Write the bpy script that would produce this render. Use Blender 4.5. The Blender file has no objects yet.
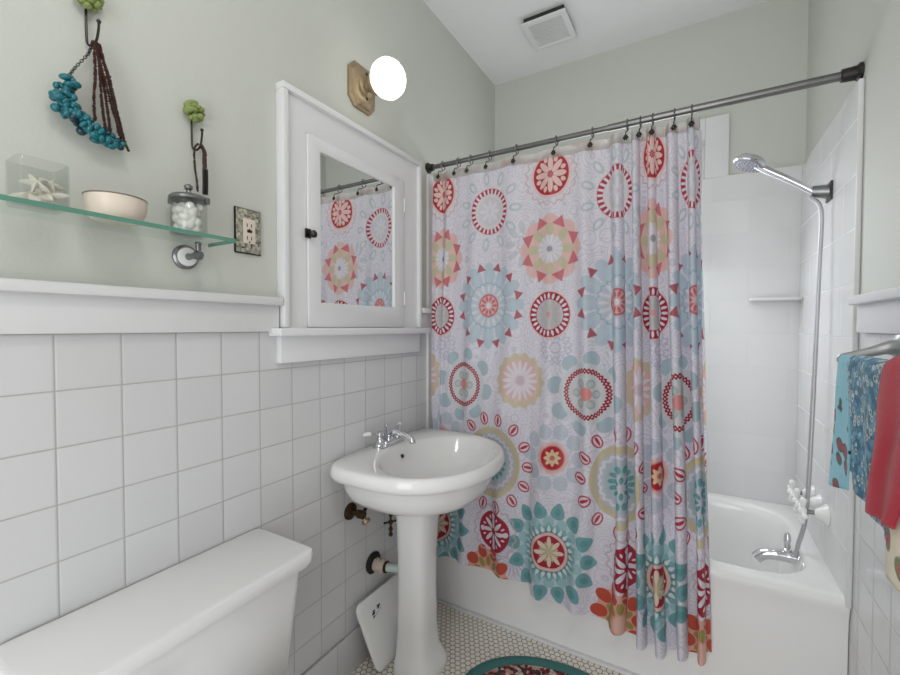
import bpy, bmesh, math, random
from mathutils import Vector, Matrix
random.seed(7)
PI = math.pi
S = bpy.context.scene
COL = S.collection

# ------------------------------------------------------------------ camera
F_PX, YAW, PITCH, ROLL = 425.19, .528, .0245, .0012
cd = bpy.data.cameras.new('camera'); cam = bpy.data.objects.new('camera', cd); COL.objects.link(cam)
cd.sensor_fit = 'HORIZONTAL'; cd.sensor_width = 36.0; cd.lens = 36.0 * F_PX / 900.0
cd.clip_start = .02
fw = Vector((-math.sin(YAW)*math.cos(PITCH), math.cos(YAW)*math.cos(PITCH), -math.sin(PITCH)))
rt = Vector((math.cos(YAW), math.sin(YAW), 0)); up = rt.cross(fw)
c_, s_ = math.cos(ROLL), math.sin(ROLL)
rt, up = c_*rt + s_*up, -s_*rt + c_*up
cam.matrix_world = Matrix(((rt.x, up.x, -fw.x, 1.10), (rt.y, up.y, -fw.y, 0.0), (rt.z, up.z, -fw.z, 1.28), (0, 0, 0, 1)))
S.camera = cam

# ------------------------------------------------------------------ world, lights, exposure
w = bpy.data.worlds.new('world'); S.world = w; w.use_nodes = True
w.node_tree.nodes['Background'].inputs[0].default_value = (.75, .85, 1, 1)
w.node_tree.nodes['Background'].inputs[1].default_value = 1.0
S.view_settings.view_transform = 'Standard'; S.view_settings.look = 'None'
S.view_settings.gamma = 1; S.view_settings.use_curve_mapping = False
S.view_settings.exposure = 0.0

def area(name, loc, target, sx, sy, power, color=(1, 1, 1)):
    ld = bpy.data.lights.new(name, 'AREA'); ld.shape = 'RECTANGLE'; ld.size = sx; ld.size_y = sy
    ld.energy = power; ld.color = color
    o = bpy.data.objects.new(name, ld); COL.objects.link(o); o.location = loc
    o.rotation_euler = (Vector(target) - Vector(loc)).to_track_quat('-Z', 'Y').to_euler()
    return o
area('front_fill', (.95, -.97, 1.06), (.75, 2.0, .75), .84, 1.98, 16, (1, .995, .99))  # large soft fill added behind the camera to lift the low walls
area('bath_window_daylight', (.75, 2.40, 1.60), (.75, 1.3, .2), .62, 1.00, 9.5, (.95, .98, 1))
pl = bpy.data.lights.new('ceiling_globe', 'POINT'); pl.energy = 9; pl.color = (1, .985, .955); pl.shadow_soft_size = .13  # added point fill out of view, brightens the ceiling; no fixture there
po = bpy.data.objects.new('ceiling_globe', pl); COL.objects.link(po); po.location = (.90, .15, 2.36)

# ------------------------------------------------------------------ helpers
def lin(r, g, b):
    f = lambda v: (v/255.0/12.92) if v/255.0 <= .04045 else ((v/255.0 + .055)/1.055)**2.4
    return (f(r), f(g), f(b), 1)

def catmull(pts, n=6, closed=False):
    P = [Vector(p) for p in pts]; out = []; m = len(P)
    rng = range(m if closed else m-1)
    for i in rng:
        if closed: p0, p1, p2, p3 = P[(i-1) % m], P[i], P[(i+1) % m], P[(i+2) % m]
        else: p0, p1, p2, p3 = P[max(i-1, 0)], P[i], P[i+1], P[min(i+2, m-1)]
        for k in range(n):
            t = k/n
            out.append(.5*((2*p1) + (p2-p0)*t + (2*p0-5*p1+4*p2-p3)*t*t + (3*p1-p0-3*p2+p3)*t**3))
    if not closed: out.append(P[-1])
    return out

class MB:
    def __init__(self): self.bm = bmesh.new()
    def box(self, x0, x1, y0, y1, z0, z1, bev=0, seg=2, mi=0):
        b = bmesh.new()
        v = [b.verts.new((x, y, z)) for x in (x0, x1) for y in (y0, y1) for z in (z0, z1)]
        for q in ((0,1,3,2), (4,6,7,5), (0,4,5,1), (2,3,7,6), (0,2,6,4), (1,5,7,3)): b.faces.new([v[i] for i in q])
        bmesh.ops.recalc_face_normals(b, faces=b.faces)
        if bev: bmesh.ops.bevel(b, geom=b.edges[:], offset=bev, segments=seg, affect='EDGES', profile=.5)
        for f in b.faces: f.material_index = mi
        self.merge(b); return self
    def merge(self, b, mat=None):
        mp = {}
        for v in b.verts: mp[v] = self.bm.verts.new(mat @ v.co if mat else v.co)
        for f in b.faces:
            try: nf = self.bm.faces.new([mp[v] for v in f.verts]); nf.material_index = f.material_index
            except ValueError: pass
        b.free()
    def loft(self, loops, cap0=True, cap1=True, closed=True, mi=0):
        rows = [[self.bm.verts.new(p) for p in L] for L in loops]
        n = len(rows[0])
        for a, b in zip(rows[:-1], rows[1:]):
            for i in range(n if closed else n-1):
                j = (i+1) % n
                self.bm.faces.new((a[i], a[j], b[j], b[i])).material_index = mi
        if cap0: self.bm.faces.new(rows[0][::-1])
        if cap1: self.bm.faces.new(rows[-1])
        return self
    def lathe(self, prof, o=(0, 0, 0), axis=(0, 0, 1), seg=32, caps=(True, True)):
        ax = Vector(axis).normalized(); q = ax.to_track_quat('Z', 'Y'); o = Vector(o)
        loops = []
        for r, h in prof:
            r = max(r, 1e-4)
            loops.append([o + q @ Vector((r*math.cos(2*PI*i/seg), r*math.sin(2*PI*i/seg), h)) for i in range(seg)])
        return self.loft(loops, caps[0], caps[1])
    def tube(self, pts, r, seg=10, closed=False, sq=1.0):
        P = [Vector(p) for p in pts]; n = len(P); loops = []; ref = None
        for i in range(n):
            if closed: t = P[(i+1) % n] - P[i-1]
            else: t = P[min(i+1, n-1)] - P[max(i-1, 0)]
            t.normalize()
            if ref is None:
                a = Vector((0, 0, 1)) if abs(t.z) < .9 else Vector((1, 0, 0))
                ref = (a - t*a.dot(t)).normalized()
            ref = (ref - t*ref.dot(t)).normalized(); bn = t.cross(ref)
            rr = r[i] if isinstance(r, (list, tuple)) else r
            loops.append([P[i] + ref*(rr*math.cos(2*PI*k/seg)) + bn*(rr*sq*math.sin(2*PI*k/seg)) for k in range(seg)])
        if closed: loops.append(loops[0]); return self.loft(loops, False, False)
        return self.loft(loops)
    def ball(self, c, r, u=14, v=8, sc=(1, 1, 1)):
        b = bmesh.new(); bmesh.ops.create_uvsphere(b, u_segments=u, v_segments=v, radius=r)
        self.merge(b, Matrix.Translation(c) @ Matrix.Diagonal((*sc, 1))); return self
    def ico(self, c, r, sub=1, sc=(1, 1, 1), rot=None):
        b = bmesh.new(); bmesh.ops.create_icosphere(b, subdivisions=sub, radius=r)
        M = Matrix.Translation(c)
        if rot: M = M @ rot
        self.merge(b, M @ Matrix.Diagonal((*sc, 1))); return self
    def frame(self, axis, a0, a1, o, i, bev=0):
        """one-piece rectangular frame; o and i are (u0, u1, v0, v1)"""
        mk = {'x': lambda u, v, a: (a, u, v), 'y': lambda u, v, a: (u, a, v), 'z': lambda u, v, a: (u, v, a)}[axis]
        b = bmesh.new(); R = lambda q: [(q[0], q[2]), (q[1], q[2]), (q[1], q[3]), (q[0], q[3])]
        L = [[b.verts.new(mk(u, v, a)) for u, v in R(q)] for q, a in ((o, a0), (i, a0), (i, a1), (o, a1))]
        for k in range(4):
            A, B = L[k], L[(k+1) % 4]
            for m in range(4): b.faces.new((A[m], A[(m+1) % 4], B[(m+1) % 4], B[m]))
        bmesh.ops.recalc_face_normals(b, faces=b.faces)
        if bev:
            ed = [e for e in b.edges if len(e.link_faces) == 2 and e.calc_face_angle() > .1]
            bmesh.ops.bevel(b, geom=ed, offset=bev, segments=2, affect='EDGES', profile=.5)
        self.merge(b); return self
    def prism(self, outline, axis, a0, a1):
        """outline: 2D points; axis 'x','y','z' extruded between a0 and a1"""
        mk = {'x': lambda p, a: (a, p[0], p[1]), 'y': lambda p, a: (p[0], a, p[1]), 'z': lambda p, a: (p[0], p[1], a)}[axis]
        return self.loft([[mk(p, a0) for p in outline], [mk(p, a1) for p in outline]])
    def build(self, name, mat, parent=None, smooth=35, recalc=True):
        if recalc: bmesh.ops.recalc_face_normals(self.bm, faces=self.bm.faces)
        me = bpy.data.meshes.new(name); self.bm.to_mesh(me); self.bm.free()
        for m in (mat if isinstance(mat, (list, tuple)) else [mat]): me.materials.append(m)
        if smooth:
            for p in me.polygons: p.use_smooth = True
            if smooth < 180: me.set_sharp_from_angle(angle=math.radians(smooth))
        o = bpy.data.objects.new(name, me); COL.objects.link(o)
        if parent: adopt(o, parent)
        return o

WORLD = {}
def adopt(o, parent):
    o.parent = parent
    loc = Vector((0, 0, 0)); p = parent
    while p: loc += p.location; p = p.parent
    o.location = -loc
def thing(name, loc, label, cat, group=None):
    o = bpy.data.objects.new(name, None); COL.objects.link(o); o.location = loc
    o.empty_display_size = .05
    return tag(o, label, cat, group)
def tag(o, label=None, cat=None, group=None, kind=None):
    if label: o['label'] = label
    if cat: o['category'] = cat
    if group: o['group'] = group
    if kind: o['kind'] = kind
    return o
def struct(o): o['kind'] = 'structure'; return o

# ------------------------------------------------------------------ node expressions
class E:
    def __init__(s, nt, sock): s.nt, s.s = nt, sock
    def _m(s, op, *a, clamp=False):
        n = s.nt.nodes.new('ShaderNodeMath'); n.operation = op; n.use_clamp = clamp
        for i, v in enumerate((s,) + a):
            if isinstance(v, E): s.nt.links.new(v.s, n.inputs[i])
            else: n.inputs[i].default_value = v
        return E(s.nt, n.outputs[0])
    def __add__(s, o): return s._m('ADD', o)
    def __sub__(s, o): return s._m('SUBTRACT', o)
    def __mul__(s, o): return s._m('MULTIPLY', o)
    def __truediv__(s, o): return s._m('DIVIDE', o)
    def abs(s): return s._m('ABSOLUTE')
    def fract(s): return s._m('FRACT')
    def sin(s): return s._m('SINE')
    def cos(s): return s._m('COSINE')
    def sqrt(s): return s._m('SQRT')
    def mn(s, o): return s._m('MINIMUM', o)
    def mx(s, o): return s._m('MAXIMUM', o)
    def ma(s, k, b, clamp=False): return s._m('MULTIPLY_ADD', k, b, clamp=clamp)
    def wrap(s, hi, lo): return s._m('WRAP', hi, lo)
    def lt(s, r0, aa=.003): return s.ma(-1/aa, r0/aa + .5, clamp=True)      # 1 inside s<r0
    def band(s, m, h, aa=.003): return (s - m).abs().lt(h, aa)

def new_mat(name):
    m = bpy.data.materials.new(name); m.use_nodes = True
    return m, m.node_tree, m.node_tree.nodes['Principled BSDF']
def mat(name, col, rough=.5, metal=0, spec=.5, bump=0, bscale=40, var=0, vscale=8, coat=0, trans=0, ior=1.45, emit=None, estr=0):
    m, nt, b = new_mat(name)
    b.inputs['Base Color'].default_value = col; b.inputs['Roughness'].default_value = rough
    b.inputs['Metallic'].default_value = metal; b.inputs['Specular IOR Level'].default_value = spec
    b.inputs['Coat Weight'].default_value = coat; b.inputs['Transmission Weight'].default_value = trans
    b.inputs['IOR'].default_value = ior
    tc = nt.nodes.new('ShaderNodeTexCoord')
    nz = nt.nodes.new('ShaderNodeTexNoise'); nz.inputs['Scale'].default_value = vscale; nz.inputs['Detail'].default_value = 4
    nt.links.new(tc.outputs['Object'], nz.inputs['Vector'])
    mx = nt.nodes.new('ShaderNodeMix'); mx.data_type = 'RGBA'
    mx.inputs[6].default_value = col; mx.inputs[7].default_value = tuple(c*(1-var) for c in col[:3]) + (1,)
    nt.links.new(nz.outputs['Fac'], mx.inputs[0]); nt.links.new(mx.outputs[2], b.inputs['Base Color'])
    if bump:
        n2 = nt.nodes.new('ShaderNodeTexNoise'); n2.inputs['Scale'].default_value = bscale; n2.inputs['Detail'].default_value = 5
        nt.links.new(tc.outputs['Object'], n2.inputs['Vector'])
        bp = nt.nodes.new('ShaderNodeBump'); bp.inputs['Strength'].default_value = bump; bp.inputs['Distance'].default_value = .004
        nt.links.new(n2.outputs['Fac'], bp.inputs['Height']); nt.links.new(bp.outputs['Normal'], b.inputs['Normal'])
    if emit:
        b.inputs['Emission Color'].default_value = emit; b.inputs['Emission Strength'].default_value = estr
    return m
def mixc(nt, f, a, b):
    n = nt.nodes.new('ShaderNodeMix'); n.data_type = 'RGBA'
    for i, v in ((0, f), (6, a), (7, b)):
        if isinstance(v, E): nt.links.new(v.s, n.inputs[i])
        elif hasattr(v, 'node'): nt.links.new(v, n.inputs[i])
        else: n.inputs[i].default_value = v
    return n.outputs[2]
def pos(nt):
    g = nt.nodes.new('ShaderNodeNewGeometry'); sx = nt.nodes.new('ShaderNodeSeparateXYZ')
    nt.links.new(g.outputs['Position'], sx.inputs[0]); return [E(nt, sx.outputs[i]) for i in range(3)]

def tile_mat(name, axis, u0, pu, v0, pv, col, grout, gw=.0013, rough=.18, stagger=0, bstr=.5, contrast=1.0):
    m, nt, b = new_mat(name)
    P = pos(nt); u, v = P[axis], P[2]
    vv = v.ma(1/pv, -v0/pv)
    if stagger: uu = u.ma(1/pu, -u0/pu) + vv._m('FLOOR')*stagger
    else: uu = u.ma(1/pu, -u0/pu)
    du = (uu.fract() - .5).abs().ma(-pu, .5*pu); dv = (vv.fract() - .5).abs().ma(-pv, .5*pv)
    d = du.mn(dv)
    g = d.lt(gw, gw*.9)
    # tone varies a little from tile to tile
    wn = nt.nodes.new('ShaderNodeTexWhiteNoise'); wn.noise_dimensions = '2D'
    cb = nt.nodes.new('ShaderNodeCombineXYZ'); nt.links.new(uu._m('FLOOR').s, cb.inputs[0]); nt.links.new(vv._m('FLOOR').s, cb.inputs[1])
    nt.links.new(cb.outputs[0], wn.inputs['Vector'])
    c2 = mixc(nt, E(nt, wn.outputs['Value']), col, tuple(c*.95 for c in col[:3]) + (1,))
    c = mixc(nt, g*contrast, c2, grout)
    nt.links.new(c, b.inputs['Base Color'])
    r = g.ma(.5, rough); nt.links.new(r.s, b.inputs['Roughness'])
    h = d.ma(1/(gw*3.2), 0, clamp=True)
    bp = nt.nodes.new('ShaderNodeBump'); bp.inputs['Strength'].default_value = bstr; bp.inputs['Distance'].default_value = .0015
    nt.links.new(h.s, bp.inputs['Height']); nt.links.new(bp.outputs['Normal'], b.inputs['Normal'])
    return m

# ------------------------------------------------------------------ materials
M = {}
M['paint'] = mat('sage_paint', lin(205, 207, 199), .6, bump=.12, bscale=120, var=.03, vscale=3)
M['ceil'] = mat('ceiling_paint', lin(238, 238, 238), .7, bump=.05, bscale=90, var=.02)
M['trim'] = mat('white_trim_paint', lin(232, 232, 233), .32, bump=.06, bscale=30, var=.02)
M['china'] = mat('white_china', lin(240, 240, 238), .07, coat=.4, var=.015, vscale=3)
M['enamel'] = mat('white_enamel', lin(241, 241, 239), .14, coat=.3, var=.02, vscale=4)
M['chrome'] = mat('chrome', (.72, .72, .74, 1), .12, metal=1, var=.1)
M['steel'] = mat('brushed_steel', (.32, .32, .33, 1), .32, metal=1, var=.35, vscale=30)
M['rod'] = mat('pewter_rod', (.25, .245, .24, 1), .33, metal=1, var=.3, vscale=25)
M['dark_metal'] = mat('dark_bronze', (.07, .065, .06, 1), .35, metal=1, var=.3)
M['brass'] = mat('aged_brass', lin(178, 158, 128), .42, metal=.75, var=.25, vscale=40)
M['old_brass'] = mat('tarnished_brass', lin(96, 76, 52), .4, metal=.8, var=.6, vscale=60)
M['black'] = mat('black_rubber', (.012, .011, .01, 1), .5, var=.3)
M['mirror'] = mat('mirror_silver', (.86, .87, .87, 1), .015, metal=1)
M['cream'] = mat('cream_stoneware', lin(232, 218, 202), .3, var=.06, vscale=30)
M['grey_rim'] = mat('grey_glaze', lin(130, 120, 110), .35, var=.1)
M['cotton'] = mat('cotton_wool', lin(240, 238, 232), .9, bump=.5, bscale=120, var=.06, vscale=40)
M['star'] = mat('starfish_skin', lin(246, 240, 226), .8, bump=.6, bscale=300, var=.2, vscale=50)
M['turq'] = mat('turquoise_bead', lin(24, 120, 132), .22, coat=.3, var=.5, vscale=60)
M['turq_dark'] = mat('dark_teal_bead', lin(28, 66, 78), .2, coat=.3, var=.5, vscale=60)
M['wood_bead'] = mat('dark_wood_bead', lin(70, 34, 26), .3, var=.5, vscale=120)
M['leaf'] = mat('green_petal', lin(150, 166, 96), .55, var=.35, vscale=80)
M['pvc'] = mat('grey_plastic_pipe', lin(190, 205, 198), .35, var=.05)
M['pipe_pink'] = mat('pinkish_slip_nut', lin(214, 196, 184), .4, var=.15, vscale=40)
M['plastic'] = mat('white_plastic', lin(225, 225, 225), .4, var=.03)
M['hose'] = mat('metal_hose', lin(190, 190, 192), .35, metal=.7, var=.1)
M['satin'] = mat('satin_nickel', lin(176, 176, 176), .35, metal=.6, var=.08)
M['vinyl'] = mat('white_liner_vinyl', lin(226, 226, 224), .35, var=.03)

def glass_mat(name, col=(1, 1, 1, 1), edge=None, tint=.92, gl_=.40):
    """thin clear glass: transparent with a fresnel gloss"""
    m, nt, b = new_mat(name); nt.nodes.remove(b)
    out = nt.nodes['Material Output']
    tr = nt.nodes.new('ShaderNodeBsdfTransparent'); tr.inputs[0].default_value = tuple(c*tint for c in col[:3]) + (1,)
    gl = nt.nodes.new('ShaderNodeBsdfGlossy'); gl.inputs['Roughness'].default_value = .04
    lw = nt.nodes.new('ShaderNodeLayerWeight'); lw.inputs[0].default_value = .5
    fr = E(nt, lw.outputs['Facing'])._m('POWER', 4.0).ma(gl_, .025)
    mx = nt.nodes.new('ShaderNodeMixShader')
    nt.links.new(fr.s, mx.inputs[0]); nt.links.new(tr.outputs[0], mx.inputs[1]); nt.links.new(gl.outputs[0], mx.inputs[2])
    nt.links.new(mx.outputs[0], out.inputs[0]); return m
M['glass'] = glass_mat('clear_glass', (.97, .98, .975, 1), tint=.97)
M['shelf_glass'] = glass_mat('shelf_glass', (.965, .99, .98, 1), tint=.995, gl_=.10)
M['glass_edge'] = mat('green_glass_edge', lin(98, 152, 134), .1, var=.2, vscale=20, coat=.5)
M['pane'] = mat('daylit_frosted_pane', (.9, .93, 1, 1), .4, emit=(.88, .94, 1, 1), estr=1.6)
M['pane_big'] = mat('frosted_pane', (.9, .93, 1, 1), .4, emit=(.9, .95, 1, 1), estr=.8)
M['globe'] = mat('lit_globe_glass', (1, .98, .94, 1), .15, emit=(1, .97, .90, 1), estr=1.8)

TILE = lin(219, 219, 220); GROUT = lin(176, 174, 172)
PT = .1141
M['tile_left'] = tile_mat('square_white_tile', 1, .331, PT, 1.1515, PT, TILE, GROUT)
M['tile_right'] = tile_mat('square_white_tile_right', 1, 1.599, PT, 1.1515, PT, TILE, lin(182, 180, 178))
M['tile_base'] = tile_mat('cove_base_tile', 1, 1.078, .1525, -.0005, .1525, TILE, GROUT, gw=.0012)
SUR = lin(224, 224, 224)
M['sur_x'] = tile_mat('surround_panel_back', 0, 1.30, .30, .466, .157, SUR, lin(212, 212, 212), gw=.0014, rough=.25, stagger=.5, bstr=.12)
M['sur_y'] = tile_mat('surround_panel_side', 1, 1.62, .30, .466, .157, SUR, lin(212, 212, 212), gw=.0014, rough=.25, stagger=.5, bstr=.12)

def hex_floor():
    m, nt, b = new_mat('hex_mosaic_floor')
    P = pos(nt); k = 1/.0225
    x, y = P[0].ma(k, 50), P[1].ma(k, 50)
    r3 = math.sqrt(3)
    def cell(ox, oy):
        a = (x - ox).wrap(1.0, 0.0) - .5
        c = (y - oy).wrap(r3, 0.0) - r3/2
        return a, c
    ax, ay = cell(0, 0); bx, by = cell(.5, r3/2)
    def hd(px, py):
        px = px.abs(); py = py.abs()
        return (px*.5 + py*(r3/2)).mx(px)
    d = hd(ax, ay).mn(hd(bx, by))
    g = d.lt(.435, .05)        # 1 on the tile
    n = nt.nodes.new('ShaderNodeTexNoise'); n.inputs['Scale'].default_value = 9; n.inputs['Detail'].default_value = 4
    tone = mixc(nt, E(nt, n.outputs['Fac']), lin(246, 242, 234), lin(230, 222, 208))
    c = mixc(nt, g, lin(132, 112, 92), tone)
    nt.links.new(c, b.inputs['Base Color']); b.inputs['Roughness'].default_value = .3
    bp = nt.nodes.new('ShaderNodeBump'); bp.inputs['Strength'].default_value = .4; bp.inputs['Distance'].default_value = .001
    nt.links.new(g.s, bp.inputs['Height']); nt.links.new(bp.outputs['Normal'], b.inputs['Normal'])
    return m
M['hex'] = hex_floor()

# ------------------------------------------------------------------ room shell
W, YB, YF, H = 1.50, 2.43, -1.0, 2.765
struct(MB().box(-.1, W+.1, YF-.1, YB+.1, -.1, 0).build('floor', M['hex'], smooth=0))
struct(MB().box(-.1, W+.1, YF-.1, YB+.1, H, H+.1).build('ceiling', M['ceil'], smooth=0))
ZT = 1.268
def side_wall(name, x0, x1, tilemat):
    mb = MB(); mb.box(x0, x1, YF-.1, YB+.1, ZT, H, mi=0); mb.box(x0, x1, YF-.1, YB+.1, 0, ZT, mi=1)
    return struct(mb.build(name, [M['paint'], tilemat], smooth=0))
side_wall('wall_left', -.1, 0, M['tile_left'])
side_wall('wall_right', W, W+.1, M['tile_right'])
# back wall with a window opening over the tub, front wall with an opening added for the fill behind the camera
def holed_wall(name, y0, y1, wx0, wx1, wz0, wz1):
    mb = MB()
    mb.box(0, wx0, y0, y1, 0, H); mb.box(wx1, W, y0, y1, 0, H)
    if wz0 > 0: mb.box(wx0, wx1, y0, y1, 0, wz0)
    mb.box(wx0, wx1, y0, y1, wz1, H)
    return struct(mb.build(name, M['paint'], smooth=0))
WX0, WX1, WZ0, WZ1 = .42, 1.118, 1.05, 2.192
holed_wall('wall_back', YB, YB+.1, WX0, WX1, WZ0, WZ1)
holed_wall('wall_front', YF-.1, YF, .52, 1.38, 0, 2.08)

def window(name, x0, x1, z0, z1, yi, yo, s, pane, cas=.097, sgn=1):
    """casing on the room side, sashes in the reveal"""
    root = struct(thing(name, ((x0+x1)/2, yi, z0), None, None))
    t = .018*s
    a, b_ = sorted((yi, yi - t))
    mb = MB(); mb.box(x0-cas, x0, a, b_, z0-cas, z1+cas, .003); mb.box(x1, x1+cas, a, b_, z0-cas, z1+cas, .003)
    mb.box(x0, x1, a, b_, z1, z1+cas, .003); mb.box(x0, x1, a, b_, z0-cas, z0, .003)
    mb.build('casing', M['trim'], root)
    zm = (z0+z1)/2
    for (za, zb, off) in ((z0, zm+.02, .03), (zm-.02, z1, .055)):
        ya, yb = sorted((yi + s*off, yi + s*(off+.022)))
        q = MB(); f = .045; q.frame('y', ya, yb, (x0, x1, za, zb), (x0+f, x1-f, za+f, zb-f), .003)
        so = q.build('sash', M['trim'], root)
        MB().box(x0+f, x1-f, (ya+yb)/2-.003, (ya+yb)/2+.003, za+f, zb-f).build('pane', pane, so, smooth=0)
window('window_1', WX0, WX1, WZ0, WZ1, YB, None, 1, M['pane'])
dr = struct(thing('door_1', (.95, YF, 0), None, None))  # unseen doorway, put in and sized to suit the added fill
MB().box(.42, .52, YF, YF+.018, .001, 2.18, .003).box(1.38, 1.48, YF, YF+.018, .001, 2.18, .003).box(.5205, 1.3795, YF, YF+.018, 2.08, 2.18, .003).build('door_casing', M['trim'], dr)

# wainscot board and cap rail
def rail(name, x_wall, s, y0, y1, depth_b=.018, depth_c=.040):
    mb = MB()
    a, b_ = sorted((x_wall, x_wall + s*depth_b)); mb.box(a, b_, y0, y1, 1.266, 1.345, .002)
    a, b_ = sorted((x_wall, x_wall + s*depth_c)); mb.box(a, b_, y0, y1, 1.343, 1.367, .005)
    struct(mb.build(name, M['trim']))
rail('trim_1', 0, 1, YF, .842)
rail('trim_2', 0, 1, 1.585, 1.655)
rail('trim_3', W, -1, YF, 1.60)
struct(MB().box(0, .013, YF, 1.650, 0, .152, .004).build('baseboard_left', M['tile_base']))
struct(MB().box(W-.013, W, YF, 1.650, 0, .152, .004).build('baseboard_right', M['tile_base']))
# tub surround panels (fixed wall lining)
mb = MB(); ys = YB-.022
mb.box(1.108, W, ys, YB, .455, 1.998, .003); mb.box(0, .43, ys, YB, .455, 1.998, .003)
mb.box(.4305, 1.1075, ys, YB, .455, 1.05, .003)
struct(mb.build('trim_4', M['sur_x'], smooth=0))
struct(MB().box(W-.014, W, 1.648, ys, .455, 1.990, .004).build('trim_5', M['sur_y'], smooth=0))
struct(MB().box(0, .014, 1.66, ys, .455, 1.990, .004).build('trim_6', M['sur_y'], smooth=0))
struct(MB().box(.014, W-.014, 1.648, 1.667, 0, .010, .003).build('trim_7', M['trim']))

# ------------------------------------------------------------------ bathtub
def rrect(x0, x1, y0, y1, r, z, n=8):
    out = []
    for cx, cy, a0 in ((x1-r, y1-r, 0), (x0+r, y1-r, PI/2), (x0+r, y0+r, PI), (x1-r, y0+r, 1.5*PI)):
        for k in range(n+1):
            a = a0 + (PI/2)*k/n; out.append((cx + r*math.cos(a), cy + r*math.sin(a), z))
    return out
TZ = .478
tub = thing('bathtub', (W/2, 2.04, 0), 'white enamel alcove bathtub behind the patterned shower curtain', 'bathtub')
X0, X1, Y0, Y1 = .001, W-.001, 1.656, YB-.023
def outer(i, z, r=.004): return rrect(X0+i*.0, X1-i*.0, Y0+i, Y1, r, z)
loops = [outer(.012, .002), outer(.012, .36), outer(.010, .405), outer(.004, .43), outer(0, .445), outer(0, .458), outer(.004, .469), outer(.012, .476), outer(.022, TZ)]
ix0, ix1, iy0, iy1 = .085, W-.062, 1.715, YB-.075
for d, z, r in ((-.008, TZ, .17), (0, TZ-.003, .17), (.008, TZ-.012, .17), (.016, TZ-.04, .165), (.03, .30, .16), (.045, .16, .15), (.07, .10, .14), (.11, .078, .12)):
    loops.append(rrect(ix0+d*1.5, ix1-d, iy0+d, iy1-d, r, z))
MB().loft(loops).build('tub_body', M['enamel'], tub, smooth=50)
MB().lathe([(.0, 0), (.026, 0), (.026, .002), (.02, .004), (0, .004)], (1.25, 2.04, .078)).build('drain', M['chrome'], tub)

# soap ledge
tag(MB().box(1.300, W-.015, ys-.08, ys-.0005, 1.398, 1.412, .006, 3).build('soap_ledge', M['plastic']),
    'narrow white soap ledge on the surround wall behind the shower hose', 'shelf')

# ------------------------------------------------------------------ shower rod, curtain, liner, rings
RY, RZ = 1.68, 2.021
rod = thing('shower_rod', (.75, RY, RZ), 'dark pewter shower curtain rod spanning wall to wall above the tub', 'rod')
MB().tube([(.006, RY, RZ), (.80, RY, RZ)], .0105, 16).build('inner_tube', M['rod'], rod)
MB().tube([(.80, RY, RZ), (1.475, RY, RZ)], .0128, 16).build('outer_tube', M['rod'], rod)
MB().lathe([(.024, 0), (.024, .006), (.017, .012), (.015, .03), (.012, .032)], (0.0005, RY, RZ), (1, 0, 0)).build('end_flange', M['dark_metal'], rod)
MB().lathe([(.026, 0), (.026, .006), (.020, .012), (.018, .045), (.014, .047)], (W-.0005, RY, RZ), (-1, 0, 0)).build('end_flange', M['dark_metal'], rod)

def pchip(xs, ys):
    n = len(xs); d = [(ys[i+1]-ys[i])/(xs[i+1]-xs[i]) for i in range(n-1)]
    m = [d[0]] + [0 if d[i-1]*d[i] <= 0 else 2*d[i-1]*d[i]/(d[i-1]+d[i]) for i in range(1, n-1)] + [d[-1]]
    def f(x):
        i = 0
        while i < n-2 and x > xs[i+1]: i += 1
        h = xs[i+1]-xs[i]; t = (x-xs[i])/h
        return (2*t**3-3*t*t+1)*ys[i] + (t**3-2*t*t+t)*h*m[i] + (-2*t**3+3*t*t)*ys[i+1] + (t**3-t*t)*h*m[i+1]
    return f
PER = .61
S0, S1 = -.075, 1.66
x_of = pchip([-.075, 0, .305, .61, .80, .915, 1.22, 1.525, 1.66], [.045, .088, .322, .588, .748, .838, .950, 1.072, 1.098])
amp_of = pchip([-.08, .0, .08, .3, .75, .88, 1.6, 1.7], [.016, .017, .009, .009, .011, .024, .024, .016])
hem_of = pchip([-.08, .525, .545, .85, 1.2, 1.45, 1.66], [.243, .232, .200, .185, .150, .172, .195])
lam_of = pchip([-.08, .1, .4, .8, .95, 1.2, 1.7], [.10, .17, .20, .15, .1525, .1525, .1525])
NS, NZ = 560, 110
ss = [S0 + (S1-S0)*i/NS for i in range(NS+1)]
ph = [0.0]
for i in range(NS): ph.append(ph[-1] + (ss[i+1]-ss[i])/lam_of(.5*(ss[i]+ss[i+1])))
i122 = min(range(NS+1), key=lambda i: abs(ss[i]-1.22)); ph = [q - ph[i122] for q in ph]
ZTOP = 1.984
me = bpy.data.meshes.new('shower_curtain'); verts = []; uvs = []
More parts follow.
